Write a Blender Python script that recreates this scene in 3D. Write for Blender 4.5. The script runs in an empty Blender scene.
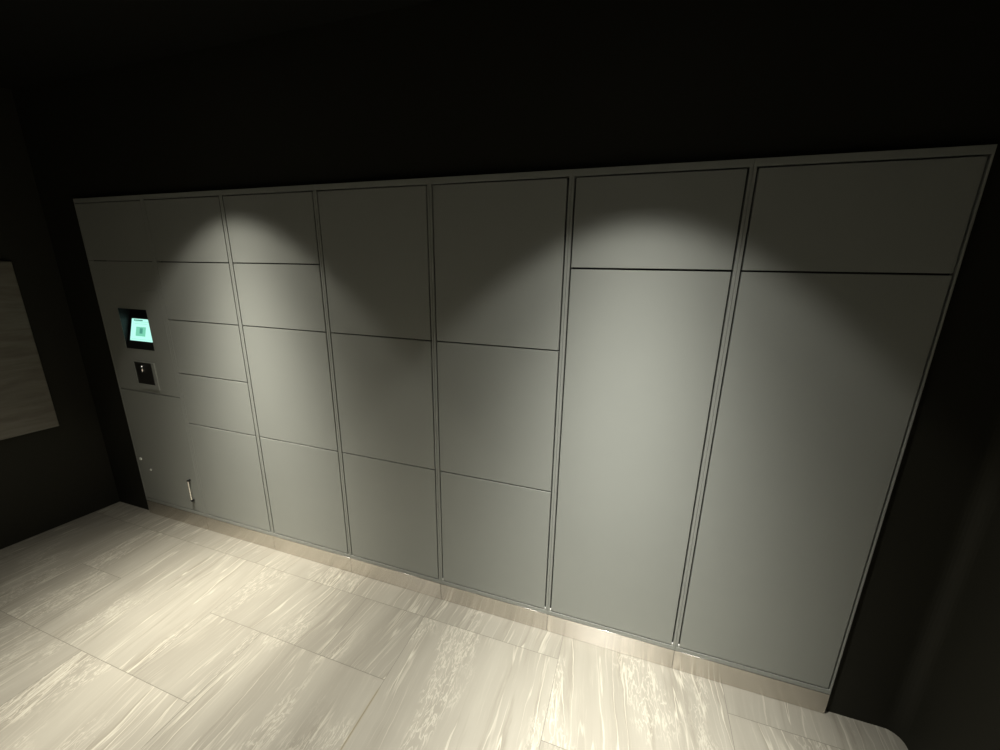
import bpy, bmesh, math, random
from mathutils import Matrix, Vector

S = bpy.context.scene
COL = S.collection
random.seed(4)

# ------------------------------------------------------------------ helpers
def link(o, parent=None):
    COL.objects.link(o)
    if parent is not None:
        o.parent = parent
    return o

def obj(name, bm, mat, parent=None, smooth=False):
    me = bpy.data.meshes.new(name)
    bmesh.ops.recalc_face_normals(bm, faces=bm.faces)
    bm.to_mesh(me); bm.free()
    for m in (mat if isinstance(mat, (list, tuple)) else [mat]):
        me.materials.append(m)
    if smooth:
        for p in me.polygons: p.use_smooth = True
    return link(bpy.data.objects.new(name, me), parent)

def thing(name, label, cat, loc, group=None):
    o = link(bpy.data.objects.new(name, None))
    o.location = loc; o.empty_display_size = .1
    o['label'] = label; o['category'] = cat
    if group: o['group'] = group
    return o

def box(bm, x0, x1, y0, y1, z0, z1, bev=0.0, seg=2, mi=0):
    vs = [bm.verts.new((x, y, z)) for x in (x0, x1) for y in (y0, y1) for z in (z0, z1)]
    idx = ((0,1,3,2),(4,6,7,5),(0,4,5,1),(2,3,7,6),(0,2,6,4),(1,5,7,3))
    fs = [bm.faces.new([vs[i] for i in f]) for f in idx]
    for f in fs: f.material_index = mi
    bmesh.ops.recalc_face_normals(bm, faces=fs)
    if bev > 0:
        es = list({e for f in fs for e in f.edges})
        bmesh.ops.bevel(bm, geom=es, offset=bev, segments=seg, affect='EDGES', profile=.6)

def ring(bm, X0, X1, Z0, Z1, x0, x1, z0, z1, y0, y1, bev=0.0):
    """rectangular slab in the xz plane with a rectangular opening, front at y0"""
    def loop(a, b, c, d, y): return [bm.verts.new(p) for p in ((a,y,c),(b,y,c),(b,y,d),(a,y,d))]
    of, inf, ob, ib = loop(X0,X1,Z0,Z1,y0), loop(x0,x1,z0,z1,y0), loop(X0,X1,Z0,Z1,y1), loop(x0,x1,z0,z1,y1)
    fs = []
    for i in range(4):
        j = (i+1) % 4
        fs += [bm.faces.new((of[i],of[j],inf[j],inf[i])), bm.faces.new((ob[j],ob[i],ib[i],ib[j])),
               bm.faces.new((of[j],of[i],ob[i],ob[j])), bm.faces.new((inf[i],inf[j],ib[j],ib[i]))]
    bmesh.ops.recalc_face_normals(bm, faces=fs)
    if bev > 0:
        es = [e for e in bm.edges if all(abs(v.co.y-y0) < 1e-6 for v in e.verts)
              and len(e.link_faces) == 2 and e.calc_face_angle(0) > 1]
        bmesh.ops.bevel(bm, geom=es, offset=bev, segments=2, affect='EDGES', profile=.6)

def cyl(bm, p, q, r, n=20, bev=0.0):
    p, q = Vector(p), Vector(q); d = q-p
    m = Matrix.Translation((p+q)/2) @ d.to_track_quat('Z', 'Y').to_matrix().to_4x4()
    g = bmesh.ops.create_cone(bm, cap_ends=True, segments=n, radius1=r, radius2=r, depth=d.length, matrix=m)
    if bev:
        es = {e for v in g['verts'] for e in v.link_edges if e.calc_face_angle(0) > 1}
        bmesh.ops.bevel(bm, geom=list(es), offset=bev, segments=2, affect='EDGES')

# ------------------------------------------------------------------ materials
class NT:
    def __init__(s, m): s.t = m.node_tree; s.n = s.t.nodes; s.l = s.t.links
    def new(s, kind, **kw):
        n = s.n.new(kind)
        for k, v in kw.items(): setattr(n, k, v)
        return n
    def set(s, sock, v):
        if isinstance(v, bpy.types.NodeSocket): s.l.new(v, sock)
        elif v is not None: sock.default_value = v
    def math(s, op, a, b=None, c=None):
        n = s.new('ShaderNodeMath', operation=op)
        for i, v in enumerate((a, b, c)):
            if v is not None: s.set(n.inputs[i], v)
        return n.outputs[0]
    def mix(s, f, a, b):
        n = s.new('ShaderNodeMix', data_type='RGBA')
        s.set(n.inputs[0], f); s.set(n.inputs[6], a); s.set(n.inputs[7], b)
        return n.outputs[2]
    def noise(s, vec, scale, detail=4, rough=.55, dist=0.0):
        n = s.new('ShaderNodeTexNoise'); s.set(n.inputs['Vector'], vec)
        n.inputs['Scale'].default_value = scale; n.inputs['Detail'].default_value = detail
        n.inputs['Roughness'].default_value = rough; n.inputs['Distortion'].default_value = dist
        return n.outputs[0]
    def ramp(s, v, a, b, lo=0.0, hi=1.0):
        n = s.new('ShaderNodeMapRange', interpolation_type='SMOOTHSTEP'); s.set(n.inputs[0], v)
        for i, x in zip((1,2,3,4), (a,b,lo,hi)): n.inputs[i].default_value = x
        return n.outputs[0]
    def vec(s, x, y, z=0.0):
        n = s.new('ShaderNodeCombineXYZ')
        for i, v in enumerate((x,y,z)): s.set(n.inputs[i], v)
        return n.outputs[0]

def base_mat(name, col, rough=.5, metal=0.0, spec=.5):
    m = bpy.data.materials.new(name); m.use_nodes = True
    b = m.node_tree.nodes['Principled BSDF']
    b.inputs['Base Color'].default_value = (*col, 1); b.inputs['Roughness'].default_value = rough
    b.inputs['Metallic'].default_value = metal; b.inputs['Specular IOR Level'].default_value = spec
    return m, NT(m), b

def bump(nt, b, h, strength, dist):
    n = nt.new('ShaderNodeBump'); n.inputs['Strength'].default_value = strength; n.inputs['Distance'].default_value = dist
    nt.set(n.inputs['Height'], h); nt.l.new(n.outputs[0], b.inputs['Normal'])

def powder(name, col, rough=.5, spec=.4):
    m, nt, b = base_mat(name, col, rough, 0, spec)
    tc = nt.new('ShaderNodeTexCoord').outputs['Object']
    f = nt.noise(tc, 3.0, 3, .6)
    c0 = tuple(c*.965 for c in col)+(1,); c1 = tuple(min(1, c*1.035) for c in col)+(1,)
    nt.set(b.inputs['Base Color'], nt.mix(f, c0, c1))
    bump(nt, b, nt.noise(tc, 900, 2, .5), .06, .0006)
    return m

M_DOOR = powder('grey_powder_coat', (.318, .330, .302), .5, .35)
M_FRAME = powder('grey_frame_coat', (.318, .330, .302), .5, .35)
M_BODY = powder('dark_carcass', (.008, .008, .008), .6)  # near-black colour puts the shade into the gaps between doors
M_BLACKWALL = powder('black_wall_paint', (.026, .0252, .019), .6, .12)
M_BLACK = base_mat('black_plastic', (.012, .012, .012), .35)[0]
M_RECESS = base_mat('dark_recess', (.012, .012, .014), .5)[0]
M_CHROME = base_mat('chrome', (.85, .84, .8), .22, 1.0)[0]
M_WHITE = base_mat('white_lock_and_glint', (.85, .85, .82), .45)[0]  # lock cylinders, and the light glints put into the door gaps
M_DARKMETAL = base_mat('dark_metal', (.05, .05, .048), .4, .6)[0]

def steel():
    m, nt, b = base_mat('brushed_steel', (.80, .72, .60), .34, 1.0)
    tc = nt.new('ShaderNodeTexCoord').outputs['Object']
    mp = nt.new('ShaderNodeMapping'); mp.inputs['Scale'].default_value = (3, 3, 700); nt.l.new(tc, mp.inputs[0])
    f = nt.noise(mp.outputs[0], 1.0, 4, .6)
    nt.set(b.inputs['Roughness'], nt.ramp(f, .3, .7, .235, .27))
    nt.set(b.inputs['Base Color'], nt.mix(f, (.75, .715, .665, 1), (.77, .735, .685, 1)))
    b.inputs['Anisotropic'].default_value = 1.0; b.inputs['Anisotropic Rotation'].default_value = .25
    tg = nt.new('ShaderNodeTangent', direction_type='RADIAL', axis='Z')
    nt.l.new(tg.outputs[0], b.inputs['Tangent'])
    return m
M_STEEL = steel()

def floor_mat():
    m, nt, b = base_mat('veined_stone_tile', (.5, .45, .36), .5)
    tc = nt.new('ShaderNodeTexCoord').outputs['Object']
    sp = nt.new('ShaderNodeSeparateXYZ'); nt.l.new(tc, sp.inputs[0]); x, y = sp.outputs[0], sp.outputs[1]
    at = nt.new('ShaderNodeAttribute', attribute_name='tile_seed', attribute_type='GEOMETRY')
    rs = nt.new('ShaderNodeSeparateXYZ'); nt.l.new(at.outputs['Vector'], rs.inputs[0])
    r1, r2, r3 = rs.outputs
    mul = lambda a, k: nt.math('MULTIPLY', a, k)
    add = lambda a, k: nt.math('ADD', a, k)
    px = add(x, mul(r1, 17.0)); py = add(y, mul(r2, 23.0))
    # veins lean and wander a little along the tile
    wob = nt.noise(nt.vec(mul(px, 2.0), mul(py, 2.0)), 1.0, 2, .5)
    wob2 = nt.noise(nt.vec(mul(px, 14), mul(py, 9.0)), 1.0, 3, .6)
    qx = add(px, mul(nt.math('SUBTRACT', wob, .5), .05))
    qx = add(qx, mul(nt.math('SUBTRACT', wob2, .5), .014))
    qx = add(qx, mul(py, mul(nt.math('SUBTRACT', r3, .5), .30)))
    broad = nt.noise(nt.vec(mul(qx, 6), mul(py, .7)), 1.0, 3, .55)
    mid = nt.noise(nt.vec(mul(qx, 30), mul(py, 1.6), 4.0), 1.0, 4, .6)
    fine = nt.noise(nt.vec(mul(qx, 95), mul(py, 6), 9.0), 1.0, 4, .65)
    live = nt.ramp(nt.noise(nt.vec(mul(px, 3.4), mul(py, 1.1), 13.0), 1.0, 2, .5), .33, .52)   # where veins run; elsewhere the stone is plain
    rn = nt.noise(nt.vec(mul(qx, 22), mul(py, 1.3), 2.0), 1.0, 2, .5)
    ridge = nt.ramp(nt.math('ABSOLUTE', nt.math('SUBTRACT', rn, .5)), .0, .028, 1.0, 0.0)
    ridge = mul(mul(ridge, nt.ramp(mid, .36, .64)), live)
    # crackled, bark-like patches
    vo = nt.new('ShaderNodeTexNoise'); nt.set(vo.inputs['Vector'], nt.vec(mul(qx, 70), mul(py, 15)))
    vo.inputs['Scale'].default_value = 1.0; vo.inputs['Detail'].default_value = 3; vo.inputs['Distortion'].default_value = .6
    pm = nt.ramp(nt.noise(nt.vec(mul(px, 4.6), mul(py, 1.6), 7.0), 1.0, 2, .5), .53, .62)
    crack = mul(nt.ramp(nt.math('ABSOLUTE', nt.math('SUBTRACT', vo.outputs[0], .5)), .0, .06, 1, 0), pm)
    c = nt.mix(nt.ramp(broad, .3, .7), (0.238, 0.222, 0.182, 1), (0.285, 0.268, 0.222, 1))
    c = nt.mix(mul(nt.ramp(mid, .50, .70), mul(live, .75)), c, (0.194, 0.176, 0.139, 1))
    c = nt.mix(mul(nt.ramp(fine, .52, .72), .30), c, (0.344, 0.323, 0.262, 1))
    c = nt.mix(mul(ridge, .8), c, (0.464, 0.439, 0.361, 1))
    c = nt.mix(mul(crack, .6), c, (0.447, 0.421, 0.348, 1))
    tone = nt.new('ShaderNodeMix', data_type='RGBA', blend_type='MULTIPLY'); tone.inputs[0].default_value = 1
    nt.set(tone.inputs[6], c); g = nt.ramp(r3, 0, 1, .98, 1.07); cc = nt.new('ShaderNodeCombineColor')
    for i in range(3): nt.set(cc.inputs[i], g)
    nt.set(tone.inputs[7], cc.outputs[0])
    # an ochre stain along one joint
    st = mul(nt.ramp(nt.math('ABSOLUTE', add(x, .021)), .001, .006, 1, 0),
             mul(nt.ramp(y, -.50, -.54), nt.ramp(y, -1.1, -.7)))
    c = nt.mix(mul(st, .55), tone.outputs[2], (.22, .165, .06, 1))
    nt.set(b.inputs['Base Color'], c)
    nt.set(b.inputs['Roughness'], nt.ramp(fine, .3, .7, .62, .5))
    b.inputs['Specular IOR Level'].default_value = .3
    bump(nt, b, add(mul(fine, .5), mul(crack, .8)), .3, .001)
    return m

def tiled_floor():
    """one floor mesh: a grout bed and, a hair above it, stone tiles in a modular layout on a .351 x .35 grid"""
    GX, GY, X0, Y0, J = .351, .350, -.021, -.128, .0011
    bm = bmesh.new(); lay = bm.faces.layers.float_vector.new('tile_seed')
    box(bm, -3.2, 2.4, -3.6, .64, -.05, -.0012, mi=1)
    rnd = random.Random(11)
    cx0, cx1, cy0, cy1 = -9, 6, -3, 9                      # cells; rows count away from the wall
    used = set()
    fixed = [(2,-1,2,2), (0,0,2,2), (-2,1,2,2), (-3,1,1,1), (-5,0,2,2), (-4,2,2,2), (-6,2,2,2), (-3,0,2,1), (-1,0,1,1),
             (-6,0,1,1), (-6,1,1,1), (4,-2,2,2), (4,0,2,2), (-8,0,2,2), (-8,-2,2,2), (-6,-2,2,2), (-4,-2,2,2), (-2,-2,2,2), (0,-2,2,2),
             (2,1,2,2), (0,2,2,2), (-8,2,2,2), (2,-2,2,1)]
    def put(i, j, w, h):
        cells = {(a, b_) for a in range(i, i+w) for b_ in range(j, j+h)}
        if cells & used or any(a > cx1 or b_ > cy1 for a, b_ in cells): return False
        used.update(cells)
        xa, xb = X0+i*GX+J, X0+(i+w)*GX-J; yb, ya = Y0-j*GY-J, Y0-(j+h)*GY+J
        xa, xb, ya, yb = max(xa,-3.19), min(xb,2.39), max(ya,-3.59), min(yb,.635)
        if xb-xa < .01 or yb-ya < .01: return True
        f = bm.faces.new([bm.verts.new(p) for p in ((xa,ya,0),(xb,ya,0),(xb,yb,0),(xa,yb,0))])
        f[lay] = (rnd.random(), rnd.random(), rnd.random())
        return True
    for t_ in fixed: put(*t_)
    for j in range(cy0, cy1+1):
        for i in range(cx0, cx1+1):
            if (i, j) in used: continue
            opts = [(2,2), (2,1), (1,1)] if rnd.random() < .7 else [(2,1), (1,1)]
            for w_, h_ in opts:
                if put(i, j, w_, h_): break
    return obj('floor', bm, [floor_mat(), base_mat('grout', (.165, .152, .12), .8)[0]])

def panel_mat():
    m, nt, b = base_mat('dim_veneer', (.1, .09, .075), .38)
    tc = nt.new('ShaderNodeTexCoord').outputs['Object']
    mp = nt.new('ShaderNodeMapping'); mp.inputs['Scale'].default_value = (1, 2.0, 14); nt.l.new(tc, mp.inputs[0])
    f = nt.noise(mp.outputs[0], 1.6, 4, .6, .4)
    nt.set(b.inputs['Base Color'], nt.mix(nt.ramp(f, .3, .7), (.12, .105, .078, 1), (.18, .17, .138, 1)))
    return m

def emit_mat(name, col, s):
    m, nt, b = base_mat(name, (.02, .02, .02), .3)
    b.inputs['Emission Color'].default_value = (*col, 1); b.inputs['Emission Strength'].default_value = s
    return m
M_SCREEN = emit_mat('lit_display', (.50, 1.0, .87), 1.05)
M_SCRBAR = emit_mat('display_dark_text', (.05, .33, .22), .8)
M_SCRPALE = emit_mat('display_pale_line', (.33, .85, .68), .9)
M_SCRGREEN = emit_mat('display_green_field', (.22, .72, .50), .9)
M_SCRCORE = emit_mat('display_green_symbol', (.09, .42, .30), .8)

# ------------------------------------------------------------------ setting
WY = .018                                  # face of the black wall; the lockers stand 18 mm proud of it
XL, XR = -2.3255, 1.7605                   # ends of the locker bank
CEIL = 2.70
def structure(o): o['kind'] = 'structure'; return o

structure(tiled_floor())
bm = bmesh.new(); box(bm, -3.2, 2.4, -3.6, .64, CEIL, CEIL+.05)
structure(obj('ceiling', bm, powder('black_ceiling_paint', (.010, .010, .008), .7, .1)))
# back wall with the niche the lockers are set in
bm = bmesh.new()
def lp(x0, x1, z1, y): return [bm.verts.new(p) for p in ((x0,y,0),(x0,y,z1),(x1,y,z1),(x1,y,0))]
o0, i0 = lp(-2.82, 2.2, CEIL, WY), lp(XL-.002, XR+.002, 2.102, WY)
o1, i1 = lp(-2.82, 2.2, CEIL, .62), lp(XL-.002, XR+.002, 2.102, .62)
for k in range(3):
    bm.faces.new((o0[k], o0[k+1], i0[k+1], i0[k])); bm.faces.new((o1[k+1], o1[k], i1[k], i1[k+1]))
    bm.faces.new((o0[k+1], o0[k], o1[k], o1[k+1])); bm.faces.new((i0[k], i0[k+1], i1[k+1], i1[k]))
for a, b_ in ((0, 0), (3, 3)): bm.faces.new((o0[a], i0[a], i1[a], o1[a]))
structure(obj('wall_back', bm, M_BLACKWALL))
# left wall, turned a few degrees off square
LA = math.radians(-6.9)
bm = bmesh.new(); box(bm, -.12, 0, -3.5, 0, 0, CEIL)
wl = structure(obj('wall_left', bm, M_BLACKWALL)); wl.location = (-2.682, WY, 0); wl.rotation_euler.z = LA
# right wall with a coved corner
bm = bmesh.new(); r = .05; X = 2.012
pts = [(X, -3.5), (X, WY-r)] + [(X-r+r*math.cos(a), WY-r+r*math.sin(a)) for a in [math.pi/2*k/8 for k in range(1, 8)]] + [(X-r, WY), (X+.15, WY), (X+.15, -3.5)]
lo = [bm.verts.new((p[0], p[1], 0)) for p in pts]; hi = [bm.verts.new((p[0], p[1], CEIL)) for p in pts]
n = len(pts)
for k in range(n): bm.faces.new((lo[k], lo[(k+1)%n], hi[(k+1)%n], hi[k]))
bm.faces.new(lo); bm.faces.new(hi[::-1])
structure(obj('wall_right', bm, M_BLACKWALL))

# dim panel on the left wall
wp = thing('wall_panel', 'dim grey-brown panel fixed high on the black wall left of the lockers', 'panel', (0, 0, 0))
wp['kind'] = 'thing'; wp.location = (-2.682, WY, .69); wp.rotation_euler.z = LA
bm = bmesh.new(); box(bm, .001, .022, -1.4, -.20, 0, 1.05, .003)
obj('panel_face', bm, panel_mat(), wp)

# ------------------------------------------------------------------ lockers
BX = [-2.3255, -1.735, -1.152, -.570, .0133, .597, 1.1778, 1.7605]
ZT, ZDT, ZDB, ZP = 2.100, 2.0775, .1285, .1035
A, A2, B, C, D = 1.7517, 1.1027, 1.4260, .7781, 1.7527
ST, GAP = .0102, .0062                     # half stile, gap at the sides of a door
DT = .020

def shell(t, w, st_l=ST, st_r=ST, gl=GAP, gr=GAP, yb=.026):
    bm = bmesh.new(); box(bm, .001, w-.001, yb, .52, ZP+.002, ZT-.002, .002)
    obj('carcass', bm, M_BODY, t)
    bm = bmesh.new(); ring(bm, .0004, w-.0004, ZP+.001, ZT, st_l, w-st_r, ZDB-GAP/2+.0005, ZDT-.001, 0, .025, .0008)
    obj('frame', bm, M_FRAME, t)
    bm = bmesh.new(); box(bm, .0008, w-.0008, .0, .02, 0.0005, ZP-.0005, .0010)
    box(bm, .01, w-.01, .022, .5, 0.0005, ZP-.001)
    obj('plinth', bm, M_STEEL, t)
    return st_l+gl, w-st_r-gr

def door(t, name, x0, x1, z0, z1, mat=None):
    bm = bmesh.new(); box(bm, x0, x1, 0, DT, z0, z1, .0012)
    d = obj(name, bm, mat or M_DOOR, t)
    return d

def column(i, label, splits, gz=.0042):
    x0, x1 = BX[i], BX[i+1]; w = x1-x0
    t = thing('parcel_locker', label, 'locker', (x0, 0, 0), 'parcel locker columns in the wall niche')
    l = GAP*.35 if i == 1 else GAP
    a, b = shell(t, w, gl=l, st_l=(ST+.006 if i == 1 else ST), st_r=(.0065 if i == 6 else ST))
    zs = [ZDT-GAP] + list(splits) + [ZDB+GAP/2]
    for k in range(len(zs)-1):
        hi = zs[k] - (0 if k == 0 else gz/2); lo = zs[k+1] + (0 if k == len(zs)-2 else gz/2)
        door(t, 'locker_door', a, b, lo, hi)
    # white pegs added for the light glints at the foot of the door gaps
    if i >= 4:
        sides = ((a-GAP/2, 1), (b+GAP/2, 1)) if i < 6 else ((a-GAP/2, 1),)
        for (x, _) in sides:
            bm = bmesh.new(); cyl(bm, (x, .004, ZDB-.0008), (x, .004, ZDB+.012), .0028, 14, .0006)
            obj('gap_glint', bm, M_WHITE, t, True)
    return t

column(1, 'grey locker column with five doors, right of the column with the lit screen', (A, B, A2, C), .0058)
column(2, 'grey locker column with four doors, third column from the left end', (A, B, C), .0058)
column(3, 'dim grey locker column with three doors, right of the four-door column', (B, C), .0058)
column(4, 'brightly lit grey locker column with three doors, beside the tall two-door columns', (B, C), .0058)
column(5, 'brightest grey locker column, tall door under a short one, second from right end', (D,), .0070)
column(6, 'shaded grey locker column with two doors at the right end of the row', (D,), .0060)

# ---- control column with the touch screen
x0 = BX[0]; w = BX[1]-x0
t = thing('parcel_terminal', 'grey control column with lit touch screen and black reader, left of the lockers', 'parcel terminal', (x0, 0, 0))
a, b = shell(t, w, st_l=.009, st_r=ST+.004, gl=.002, gr=.0016, yb=.09)
lx = lambda x: x-x0
door(t, 'access_door', a, b, A+.0018, ZDT-GAP)
door(t, 'cover_panel', a, b, 1.5895+.0008, A-.0018)
# panel with the screen opening
ox0, ox1, oz0, oz1 = lx(-2.150), lx(-1.893), 1.224, 1.474
bm = bmesh.new(); ring(bm, a, b, .941+.003, 1.5895-.0008, ox0, ox1, oz0, oz1, 0, DT, .001)
fp = obj('terminal_panel', bm, M_DOOR, t)
# recess box behind the opening (open at the front)
bm = bmesh.new()
f4 = [bm.verts.new(p) for p in ((ox0+.0006,.0012,oz0+.0006),(ox1-.0006,.0012,oz0+.0006),(ox1-.0006,.0012,oz1-.0006),(ox0+.0006,.0012,oz1-.0006))]
b4 = [bm.verts.new((v.co.x, .085, v.co.z)) for v in f4]
for k in range(4): bm.faces.new((f4[k], f4[(k+1)%4], b4[(k+1)%4], b4[k]))
bm.faces.new(b4)
obj('screen_recess', bm, M_RECESS, t)
# tilted screen unit: its foot is at the panel face, its head leans back into the recess
sc = link(bpy.data.objects.new('touch_screen', bpy.data.meshes.new('touch_screen')), t)
sw, sh = (ox1-ox0)-.008, .247
bm = bmesh.new(); box(bm, 0, sw, 0, .014, 0, sh, .003); bm.to_mesh(sc.data); bm.free(); sc.data.materials.append(M_BLACK)
sc.location = (ox0+.004, .001, oz0+.002); sc.rotation_euler.x = math.radians(-15)
dx0, dx1, dz0, dz1 = lx(-2.124)-ox0-.004, sw-.006, .050, .187
bm = bmesh.new(); box(bm, dx0, dx1, -.0010, .002, dz0, dz1, .0004); obj('display', bm, M_SCREEN, sc)
def mark(name, u0, u1, v0, v1, mat, lift=.0018):
    W, H = dx1-dx0, dz1-dz0
    bm = bmesh.new(); box(bm, dx0+u0*W, dx0+u1*W, -lift, -.0009, dz0+v0*H, dz0+v1*H); obj(name, bm, mat, sc)
mark('screen_heading', .09, .46, .905, .955, M_SCRBAR)
mark('screen_text_line', .14, .74, .855, .875, M_SCRPALE)
mark('screen_text_line', .14, .66, .765, .785, M_SCRPALE)
mark('screen_text_line', .08, .90, .07, .085, M_SCRPALE)
mark('screen_image', .22, .62, .22, .64, M_SCRGREEN)
mark('screen_image_mark', .38, .50, .34, .58, M_SCRCORE, .0024)
# black reader let into the panel under the screen
rd = link(bpy.data.objects.new('reader', bpy.data.meshes.new('reader')), t)
bm = bmesh.new(); ring(bm, lx(-2.108), lx(-1.918), .968, 1.146, lx(-2.104), lx(-1.946), 1.000, 1.142, -.006, 0, .001)
bm.to_mesh(rd.data); bm.free(); rd.data.materials.append(M_FRAME)
bm = bmesh.new(); box(bm, lx(-2.104), lx(-1.946), -.0035, -.0004, 1.000, 1.142, .001); obj('reader_face', bm, M_BLACK, rd)
bm = bmesh.new(); cyl(bm, (lx(-2.033), -.0075, 1.080), (lx(-2.033), -.0075, 1.126), .0060, 16, .002); obj('reader_glint', bm, M_CHROME, rd, True)  # chrome rod added for the bright glint on the reader
# door under the panel with its bar handle and two fixings
dd = door(t, 'access_door', a, b, ZDB+GAP/2, .941-.003)
hx = lx(-1.816)
hd = bpy.data.objects.new('pull_handle', bpy.data.meshes.new('pull_handle')); link(hd, dd)
bm = bmesh.new(); cyl(bm, (hx, -.015, .222), (hx, -.015, .362), .0048, 18, .0015); bm.to_mesh(hd.data); bm.free(); hd.data.materials.append(M_CHROME)
for z in (.217, .364):
    bm = bmesh.new(); cyl(bm, (hx, -.0195, z), (hx, .0005, z), .0068, 18, .0015)
    obj('handle_post', bm, M_DARKMETAL, dd, False)
for x, z, r_ in ((-2.274, .437, .011), (-2.191, .368, .0075)):
    bm = bmesh.new(); cyl(bm, (lx(x), -.006, z), (lx(x), .0005, z), r_, 20, .0015)
    obj('lock_cylinder', bm, M_WHITE, dd, False)

# ------------------------------------------------------------------ light: a grid of recessed ceiling downlights with a cut-off beam
def ies_text(name, sx, sy, lean, cut0, cut1, shoulder, spill, gain=1000):
    """photometric web of one fitting: core sx by sy degrees wide, leaning towards +y, cut off by the reflector rim"""
    ang = [i*1.0 for i in range(0, 91)]; hor = [i*10.0 for i in range(0, 37)]
    rows = []
    for ph in hor:
        cd = []
        for th in ang:
            t = math.tan(math.radians(min(th, 89)))
            ax = math.degrees(math.atan(t*math.cos(math.radians(ph)))); ay = math.degrees(math.atan(t*math.sin(math.radians(ph))))
            g = (1-shoulder)*math.exp(-ax*ax/(2*sx*sx) - (ay-lean)**2/(2*sy*sy)) + shoulder
            k = min(1, max(0, (th-cut0)/(cut1-cut0))); k = k*k*(3-2*k)
            cd.append(gain*(g*(1-k) + spill*max(0.0, 1-th/90.0)*k))
        rows.append(cd)
    tx = bpy.data.texts.new(name)
    L = ['IESNA:LM-63-2002', '[TEST] downlight', 'TILT=NONE', '1 1000 1 %d %d 1 2 0.1 0.1 0' % (len(ang), len(hor)), '1 1 10']
    for src in [ang, hor] + rows:
        q = ['%.3f' % v for v in src]
        for k in range(0, len(q), 10): L.append(' '.join(q[k:k+10]))
    tx.write('\n'.join(L)+'\n')
    return tx
IES_WALL = ies_text('wall_washer_beam', 11.5, 13.0, 5.0, 37.5, 42.5, .03, .0015)
IES_ROOM = ies_text('room_downlight_beam', 17.0, 17.0, 0.0, 37.5, 42.5, .03, .0015)
def downlight(name, x, y, power, col, ies):
    ld = bpy.data.lights.new(name, 'POINT'); ld.energy = power; ld.color = col; ld.shadow_soft_size = .03
    ld.use_nodes = True; nt = ld.node_tree; em = nt.nodes['Emission']
    ie = nt.nodes.new('ShaderNodeTexIES'); ie.mode = 'INTERNAL'; ie.ies = ies
    nt.links.new(ie.outputs[0], em.inputs['Strength'])
    o = link(bpy.data.objects.new(name, ld)); o.location = (x, y, CEIL-.01); o.rotation_euler.z = -math.pi/2
    return o
POW = 12.0
downlight('downlight_lamp', -1.08, -.62, POW*.98, (1, .955, .85), IES_WALL)
downlight('downlight_lamp', .86, -.66, POW*1.04, (1, .98, .91), IES_WALL)
downlight('downlight_lamp', -1.08, -2.10, POW*.46, (1, .96, .87), IES_ROOM)
downlight('downlight_lamp', .86, -2.10, POW*.46, (1, .96, .87), IES_ROOM)

w_ = bpy.data.worlds.new('World'); S.world = w_; w_.use_nodes = True
w_.node_tree.nodes['Background'].inputs[0].default_value = (.8, .9, 1, 1)
w_.node_tree.nodes['Background'].inputs[1].default_value = .004

# ------------------------------------------------------------------ camera
R = ((0.9466405, 0.32195913, 0.01463194), (0.09782278, -0.24377268, -0.96488631), (-0.30708708, 0.91483179, -0.26226003))
cd = bpy.data.cameras.new('camera'); cam = link(bpy.data.objects.new('camera', cd))
rt, dn, fw = (Vector(v) for v in R)
m = Matrix((rt, -dn, -fw)).transposed().to_4x4(); m.translation = (0.86907972, -1.60097681, 1.75830465)
cam.matrix_world = m
cd.sensor_width = 36; cd.lens = 36*402.03263/1000; cd.clip_start = .01
S.camera = cam

S.view_settings.view_transform = 'Standard'; S.view_settings.look = 'None'
S.view_settings.gamma = 1; S.view_settings.use_curve_mapping = False
S.view_settings.exposure = 0
